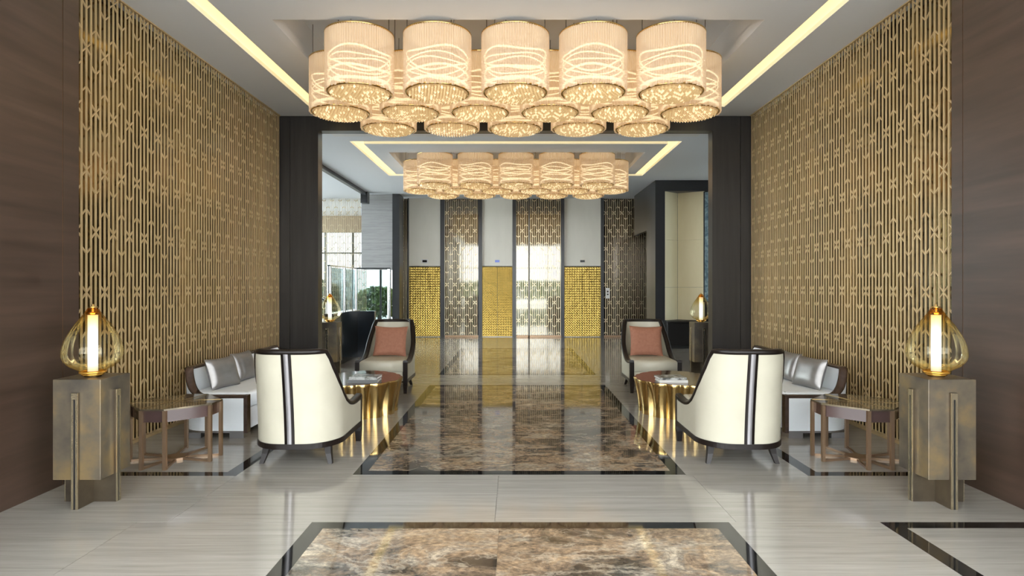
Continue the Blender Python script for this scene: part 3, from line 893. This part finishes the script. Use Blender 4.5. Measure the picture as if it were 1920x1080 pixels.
def make_armchair():
    r = thing('armchair', (0, 0, 0), 'x', 'armchair', 'cream leather armchairs')
    ztab = [(-0.345, 0.945), (-0.33, 0.92), (-0.29, 0.80), (-0.23, 0.675), (-0.16, 0.572), (-0.06, 0.485), (0.04, 0.435), (0.14, 0.412), (0.26, 0.405), (0.38, 0.412), (0.47, 0.425)]
    sh = Shell(0.36, 0.46, -0.40, 0.25, 0.05, ztab, 0.20, 0.055, 0.09)
    part('upholstered_shell', sh.body(), M['cream_leather'], r)
    part('wood_trim', sh.trim(0.036, 0.006), M['ebony'], r)
    part('base_rail', sh.rail(0.155, 0.20, 0.008), M['ebony'], r)
    st = part('back_stripe', MB().add([], []), M['ebony'], r) if False else None
    s1 = part('back_stripe', back_stripe(sh, -0.040, 0.040, 0.006), M['ebony'], r, label='dark band with a silver centre down the back')
    part('silver_band', back_stripe(sh, -0.018, 0.018, 0.010), M['silver_stripe'], s1)
    part('seat_base', sh.fill([(0.0, 0.17), (0.0, 0.288), (0.006, 0.294)], 0.45), M['cream_leather'], r)
    part('seat_cushion', sh.fill([(0.010, 0.296), (0.0, 0.308), (0.0, 0.42), (0.008, 0.440), (0.025, 0.451), (0.06, 0.455)], 0.468), M['cream_leather'], r)
    part('front_rail', BX(-0.31, 0.31, 0.42, 0.455, 0.15, 0.172), M['ebony'], r)
    for s in (-1, 1):
        part('leg', MB().box(s * 0.332 - 0.030, s * 0.332 + 0.030, 0.425, 0.478, 0.10, 0.432).taper((s * 0.332, 0.452, 0.10), (s * 0.332, 0.452, 0), 0.056, 0.044), M['ebony'], r)
        part('leg', MB().taper((s * 0.255, -0.26, 0.16), (s * 0.268, -0.275, 0.08), 0.058, 0.046).taper((s * 0.268, -0.275, 0.08), (s * 0.290, -0.30, 0), 0.046, 0.034), M['ebony'], r)
    return r
def pillow(a, b, T, n=18):
    mb = MB(); 
    for sgn in (1, -1):
        vs = []
        for i in range(n + 1):
            for j in range(n + 1):
                u = -1 + 2 * i / n; v = -1 + 2 * j / n
                x = a * u * (1 - 0.075 * (1 - v * v)); z = b * v * (1 - 0.075 * (1 - u * u))
                h = T * (max(0, (1 - u ** 4) * (1 - v ** 4))) ** 0.55
                vs.append((x, sgn * h, z))
        fs = []
        for i in range(n):
            for j in range(n):
                q = (i * (n + 1) + j, (i + 1) * (n + 1) + j, (i + 1) * (n + 1) + j + 1, i * (n + 1) + j + 1)
                fs.append(q if sgn < 0 else tuple(reversed(q)))
        mb.add(vs, fs, True)
    return mb
ch0 = make_armchair()
chairs = [((-1.845, 5.47), 0.0, 'cream leather armchair seen from behind, in front of left sofa'),
          ((1.915, 5.47), 0.0, 'cream leather armchair seen from behind, in front of right sofa'),
          ((-1.855, 8.96), PI, 'cream leather armchair facing the viewer beyond the left gold table'),
          ((1.955, 9.00), PI, 'cream leather armchair facing the viewer beyond the right gold table')]
for i, ((x, y), rz, lab) in enumerate(chairs):
    c = ch0 if i == 0 else copy_tree(ch0)
    c.location = (x, y, 0); c.rotation_euler = (0, 0, rz); c['label'] = lab
pil = pillow(0.245, 0.225, 0.075).mesh('throw_pillow', M['terracotta'])
for x, y, lab in ((-1.845, 9.075, 'terracotta square throw pillow on the far left armchair'), (1.945, 9.115, 'terracotta square throw pillow on the far right armchair')):
    o = link('throw_pillow', pil, None, (x, y, 0.675), 0, lab, 'pillow', 'terracotta pillows')
    o.rotation_euler = (-0.26, 0.02, 0)

def make_sofa():
    r = thing('sofa', (0, 0, 0), 'x', 'sofa', 'white sofas')
    ztab = [(-0.325, 0.655), (-0.318, 0.64), (-0.308, 0.605), (-0.293, 0.56), (-0.268, 0.51), (-0.235, 0.465), (-0.19, 0.43), (-0.14, 0.41), (-0.08, 0.40), (0.33, 0.40)]
    sh = Shell(1.30, 0.33, -0.34, 0.26, 0.0, ztab, 0.075, 0.07, 0.03)
    part('upholstered_shell', sh.body(), M['white_fabric'], r)
    part('wood_trim', sh.trim(0.024, 0.004), M['walnut'], r)
    part('base_rail', sh.rail(0.055, 0.075, 0.0), M['steel'], r)
    part('seat_base', sh.fill([(0.0, 0.075), (0.0, 0.28), (0.006, 0.286)], 0.318), M['white_fabric'], r)
    part('seat_cushion', sh.fill([(0.012, 0.288), (0.0, 0.30), (0.0, 0.405), (0.008, 0.424), (0.025, 0.434), (0.06, 0.437)], 0.338), M['white_fabric'], r)
    for s in (-1, 1):
        part('front_post', BX(s * 1.2665 - 0.036, s * 1.2665 + 0.036, 0.308, 0.345, 0.055, 0.424), M['walnut'], r)
        part('leg', BX(s * 1.20 - 0.08, s * 1.20 + 0.08, 0.16, 0.30, 0, 0.055), M['steel'], r)
        part('leg', BX(s * 1.20 - 0.08, s * 1.20 + 0.08, -0.26, -0.12, 0, 0.055), M['steel'], r)
    return r
so0 = make_sofa()
so1 = copy_tree(so0)
so0.location = (-2.965, 7.30, 0); so0.rotation_euler = (0, 0, -PI / 2); so0['label'] = 'white sofa with walnut trim against the left lattice screen'
so1.location = (2.985, 7.30, 0); so1.rotation_euler = (0, 0, PI / 2); so1['label'] = 'white sofa with walnut trim against the right lattice screen'
sat = pillow(0.215, 0.165, 0.07).mesh('satin_cushion', M['satin'])
for x, y, z, rx, rz, lab in (
        (-3.06, 6.42, 0.588, 0.30, -PI / 2 - 0.22, 'grey satin cushion at the near end of the left sofa'),
        (-3.07, 6.93, 0.59, 0.28, -PI / 2 - 0.05, 'grey satin cushion half hidden behind the near left armchair'),
        (3.08, 6.42, 0.588, 0.30, PI / 2 + 0.22, 'grey satin cushion at the near end of the right sofa'),
        (3.09, 6.93, 0.59, 0.28, PI / 2 + 0.05, 'grey satin cushion half hidden behind the near right armchair')):
    o = link('satin_cushion', sat, None, (x, y, z), 0, lab, 'cushion', 'grey satin cushions')
    o.rotation_euler = (rx, 0, rz)

# ================================================================== GOLD COFFEE TABLES
def make_gold_table(mir):
    r = thing('coffee_table', (0, 0, 0), 'x', 'coffee table', 'gold coffee tables')
    rnd = random.Random(4)
    n = 220; lobes = 17
    edges = [0.0]
    for k in range(lobes): edges.append(edges[-1] + rnd.uniform(0.65, 1.35))
    edges = [e / edges[-1] * 2 * PI for e in edges]
    depth = [rnd.uniform(0.022, 0.055) for _ in range(lobes)]
    def outline(sc, amp, inset=0.0):
        out = []
        for i in range(n):
            t = 2 * PI * i / n
            for k in range(lobes):
                if edges[k] <= t < edges[k + 1]: break
            u = (t - edges[k]) / (edges[k + 1] - edges[k])
            lob_ = math.sin(PI * u) ** 0.55
            base = 1.0 + 0.05 * math.cos(3 * t + 0.6) + 0.035 * math.cos(2 * t - 1.0)
            rr = base * sc - inset
            x = (0.485 * rr - depth[k] * amp * (1 - lob_)) * math.cos(t); y = (0.62 * rr - depth[k] * amp * (1 - lob_)) * math.sin(t)
            out.append((x * mir, y))
        if mir < 0: out.reverse()
        return out
    lv = [(0.885, 1.5, 0.0), (0.89, 1.7, 0.06), (0.91, 1.9, 0.16), (0.95, 1.7, 0.27), (0.985, 1.0, 0.36), (1.0, 0.8, 0.392), (0.995, 0.8, 0.398)]
    mb = MB(); vs = []
    for sc, am, z in lv: vs += [(x, y, z) for x, y in outline(sc, am)]
    fs = [(k * n + i, k * n + (i + 1) % n, (k + 1) * n + (i + 1) % n, (k + 1) * n + i) for k in range(len(lv) - 1) for i in range(n)]
    mb.add(vs, fs, True)
    part('fluted_body', mb, M['gold'], r)
    part('table_top', MB().prism(outline(1.0, 0.8, 0.012), 0.385, 0.401), M['bronze_top'], r)
    return r
tb0 = make_gold_table(1); tb1 = make_gold_table(-1)
tb0.location = (-1.86, 7.30, 0); tb0['label'] = 'fluted gold coffee table with bronze top between the left armchairs'
tb1.location = (1.93, 7.30, 0); tb1['label'] = 'fluted gold coffee table with bronze top between the right armchairs'
def book(x, y, z, w_, d_, h_, rz, lab, cover, grp='books on the gold tables'):
    r = thing('book', (x, y, z), lab, 'book', grp, rz)
    part('cover', MB().box(-w_, w_, -d_, d_, 0, 0.004).box(-w_, w_, -d_, d_, h_ - 0.004, h_).box(-w_, w_, -d_, -d_ + 0.004, 0.004, h_ - 0.004), M[cover], r)
    part('page_block', BX(-w_ + 0.006, w_ - 0.006, -d_ + 0.005, d_ - 0.006, 0.0042, h_ - 0.0042), M['paper'], r)
book(-1.72, 7.02, 0.4015, 0.17, 0.13, 0.034, 0.03, 'lower grey book of the pair on the left gold table', 'book_grey')
book(-1.71, 7.03, 0.4360, 0.16, 0.12, 0.030, -0.04, 'upper pale patterned book on the left gold table', 'book_cover')
book(1.79, 7.04, 0.4015, 0.16, 0.13, 0.028, -0.02, 'lower pale book of the pair on the right gold table', 'paper')
book(1.78, 7.05, 0.4300, 0.155, 0.125, 0.026, 0.06, 'upper grey patterned book on the right gold table', 'book_cover')

# ================================================================== OCTAGONAL SIDE TABLES
def make_side_table():
    r = thing('side_table', (0, 0, 0), 'x', 'side table', 'octagonal bronze side tables')
    a, c = 0.35, 0.095
    octo = [(c, -a), (a, -c), (a, c), (c, a), (-c, a), (-a, c), (-a, -c), (-c, -a)]
    sc = lambda k: [(x * k, y * k) for x, y in octo]
    top = part('table_top', MB().prism(sc(1.02), 0.482, 0.496), M['table_top'], r)
    for k in range(4):
        an = k * PI / 2
        for s in (-1, 1):
            p = Matrix.Rotation(an, 3, 'Z') @ Vector((s * c, -a * 0.98, 0.4965))
            part('inlay_line', MB().bar((s * 0.02 * math.cos(an), s * 0.02 * math.sin(an), 0.4965), p, 0.012, 0.002, (0, 0, 1)), M['inlay'], top)
    inn = sc(0.955)
    for i in range(8):
        p, q = inn[i], inn[(i + 1) % 8]
        part('apron_panel', wallseg(p, q, 0.385, 0.482, 0.016), M['apron'], r)
    for k in range(4):
        an = k * PI / 2
        for s in (-1, 1):
            lg = part('leg', MB().box(s * c - 0.014, s * c + 0.014, -a - 0.004, -a + 0.022, 0, 0.482), M['table_leg'], r)
            lg.rotation_euler = (0, 0, an)
            part('stretcher', MB().bar((s * c, -a + 0.022, 0.009), (s * 0.03, -0.055, 0.009), 0.022, 0.018, (0, 0, 1)), M['table_leg'], lg)
    part('hub', MB().prism([(0.10 * math.cos(PI / 8 + i * PI / 4), 0.10 * math.sin(PI / 8 + i * PI / 4)) for i in range(8)], 0, 0.02), M['table_leg'], r)
    return r
st0 = make_side_table(); st1 = copy_tree(st0)
st0.location = (-2.94, 5.32, 0); st0['label'] = 'octagonal bronze side table beside the near end of left sofa'
st1.location = (2.965, 5.32, 0); st1['label'] = 'octagonal bronze side table beside the near end of right sofa'

# ================================================================== CRYSTAL DRUM PENDANTS
DR, DH = 0.344, 0.61
def make_drum():
    r = thing('drum_pendant', (0, 0, 0), 'x', 'pendant light')
    # fringe of round crystal rods standing side by side: one half-round front per rod
    mb = MB(); nr = 84; sub = 5; ring_ = []
    for i in range(nr):
        dz = random.uniform(-0.010, 0.010)
        for j in range(sub):
            t = 2 * PI * (i + j / sub) / nr
            ring_.append(((DR - 0.006 + 0.013 * math.sin(PI * (j + 0.15) / sub)) , t, 0.012 + dz))
    m_ = len(ring_)
    vs = [(R * math.cos(t), R * math.sin(t), z) for R, t, z in ring_] + [(R * math.cos(t), R * math.sin(t), DH) for R, t, z in ring_]
    mb.add(vs, [(i, (i + 1) % m_, m_ + (i + 1) % m_, m_ + i) for i in range(m_)], False)
    part('crystal_rods', mb, M['rods'], r, kind='stuff')
    part('light_stop_plate', MB().cyl(0, 0, DH - 0.012, DH - 0.006, DR - 0.012, 40), M['paint_white'], r)  # unseen opaque disc added to keep the glow off the recess above
    part('top_ring', MB().torus(DR, 0.010, DH, 40, 6), M['gold_cap'], r)
    part('bottom_ring', MB().torus(DR - 0.022, 0.012, 0.020, 40, 6), M['gold_cap'], r)
    part('bead_plate', MB().lathe([(0.0, -0.022), (0.12, -0.016), (0.22, 0.0), (DR - 0.02, 0.030), (DR - 0.02, 0.038), (0.0, 0.038)], 40), M['bead_plate'], r)
    bd = MB(); bl = MB(); s_ = 0.036; rb = random.Random(3)
    for i in range(-11, 12):
        for j in range(-12, 13):
            x = i * s_ + (s_ / 2 if j % 2 else 0); y = j * s_ * 0.866
            if x * x + y * y > (DR - 0.05) ** 2: continue
            h = 0.024; q = 0.017; z = 0.010 - 0.045 * (1 - (x * x + y * y) / DR ** 2)
            vs = [(x + q, y, z), (x, y + q, z), (x - q, y, z), (x, y - q, z), (x, y, z + h), (x, y, z - h * 0.8)]
            (bl if rb.random() < 0.3 else bd).add(vs, [(0, 1, 4), (1, 2, 4), (2, 3, 4), (3, 0, 4), (1, 0, 5), (2, 1, 5), (3, 2, 5), (0, 3, 5)])  # random share gets the brighter glow that stands for sparkle
    part('crystal_beads', bd, M['beads'], r, kind='stuff')
    part('glint_glow_beads', bl, M['beads_glint'], r, kind='stuff')
    for z, R, am, ph, th in ((0.385, 0.318, 0.022, 0.3, 0.010), (0.325, 0.312, 0.014, 1.7, 0.007), (0.275, 0.312, 0.014, 3.1, 0.007), (0.20, 0.318, 0.014, 0.9, 0.012), (0.085, 0.312, 0.006, 2.2, 0.016)):  # wavy bands shaped like bulb light refracted in the crystal
        tor = MB().torus(R, th, 0, 30, 4)
        tor.v = [(x, y, zz + z + am * math.sin(3 * math.atan2(y, x) + ph)) for x, y, zz in tor.v]
        part('glow_band', tor, M['ring'], r)
    for k in range(3):
        t = 2 * PI * k / 3 + 0.5
        part('cable', MB().cyl(DR * 0.9 * math.cos(t), DR * 0.9 * math.sin(t), DH, 4.45 - 3.47, 0.004, 6), M['cable'], r)
    part('spider', MB().bar((-DR, 0, DH), (DR, 0, DH), 0.012, 0.012).bar((0, -DR, DH), (0, DR, DH), 0.012, 0.012, (1, 0, 0)), M['gold_cap'], r)
    return r
dr0 = make_drum()
ordn5 = ['leftmost', 'second from left', 'middle one', 'second from right', 'rightmost']
ordn6 = ['leftmost', 'second from left', 'third from left', 'third from right', 'second from right', 'rightmost']
first = True
for cname, y0, axis in (('near', 6.34, 0.0), ('far', 12.16, 0.015)):
    for ri, (rname, cnt) in enumerate((('front', 5), ('middle', 6), ('back', 5))):
        for k in range(cnt):
            d = dr0 if first else copy_tree(dr0)
            first = False
            d.location = (axis + (k - (cnt - 1) / 2) * 0.804, y0 + ri * 0.73, 3.47)
            d.rotation_euler = (0, 0, 0.7 * k + ri)
            d['group'] = 'crystal drums of the %s chandelier' % cname
            d['label'] = 'glowing crystal drum in the %s row of the %s chandelier, %s' % (rname, cname, (ordn5 if cnt == 5 else ordn6)[k])

# ================================================================== GREENERY OUTSIDE
def bush(n, rx, ry, rz_, seed):
    rnd = random.Random(seed); mb = MB()
    for _ in range(n):
        t = rnd.uniform(0, 2 * PI); u = rnd.uniform(-0.6, 1); k = rnd.uniform(0.75, 1.05)
        c = Vector((rx * k * math.cos(t) * math.sqrt(1 - u * u), ry * k * math.sin(t) * math.sqrt(1 - u * u), rz_ * (1 + u * k)))
        d1 = Vector((rnd.uniform(-1, 1), rnd.uniform(-1, 1), rnd.uniform(-1, 1))).normalized() * 0.16
        d2 = d1.orthogonal().normalized() * 0.08
        mb.add([c - d1, c + d2, c + d1, c - d2], [(0, 1, 2, 3)])
    return mb
for i, (x, y, sx_, sz_) in enumerate(((-8.4, 26, 1.2, 0.9), (-5.9, 26.5, 1.1, 0.75), (-3.7, 25.5, 0.8, 1.1))):
    b = thing('shrub', (x, y, -0.12), ['broad green shrub outside the far glass front, left', 'low green shrub outside the far glass front, middle', 'tall green shrub outside the passage beneath the stone wall'][i], 'shrub', 'shrubs outside the far glass')
    part('foliage', bush(900, sx_, 0.7, sz_, i), M['leaf'], b, kind='stuff')
    part('stem', MB().cyl(0, 0, 0, sz_, 0.06, 8), M['walnut'], b)
hd = thing('hedge', (0, -15, -0.12), 'long green hedge outside the entrance, mirrored in the lift wall', 'hedge')
part('foliage', bush(6000, 11, 1.0, 1.0, 9), M['leaf'], hd, kind='stuff')
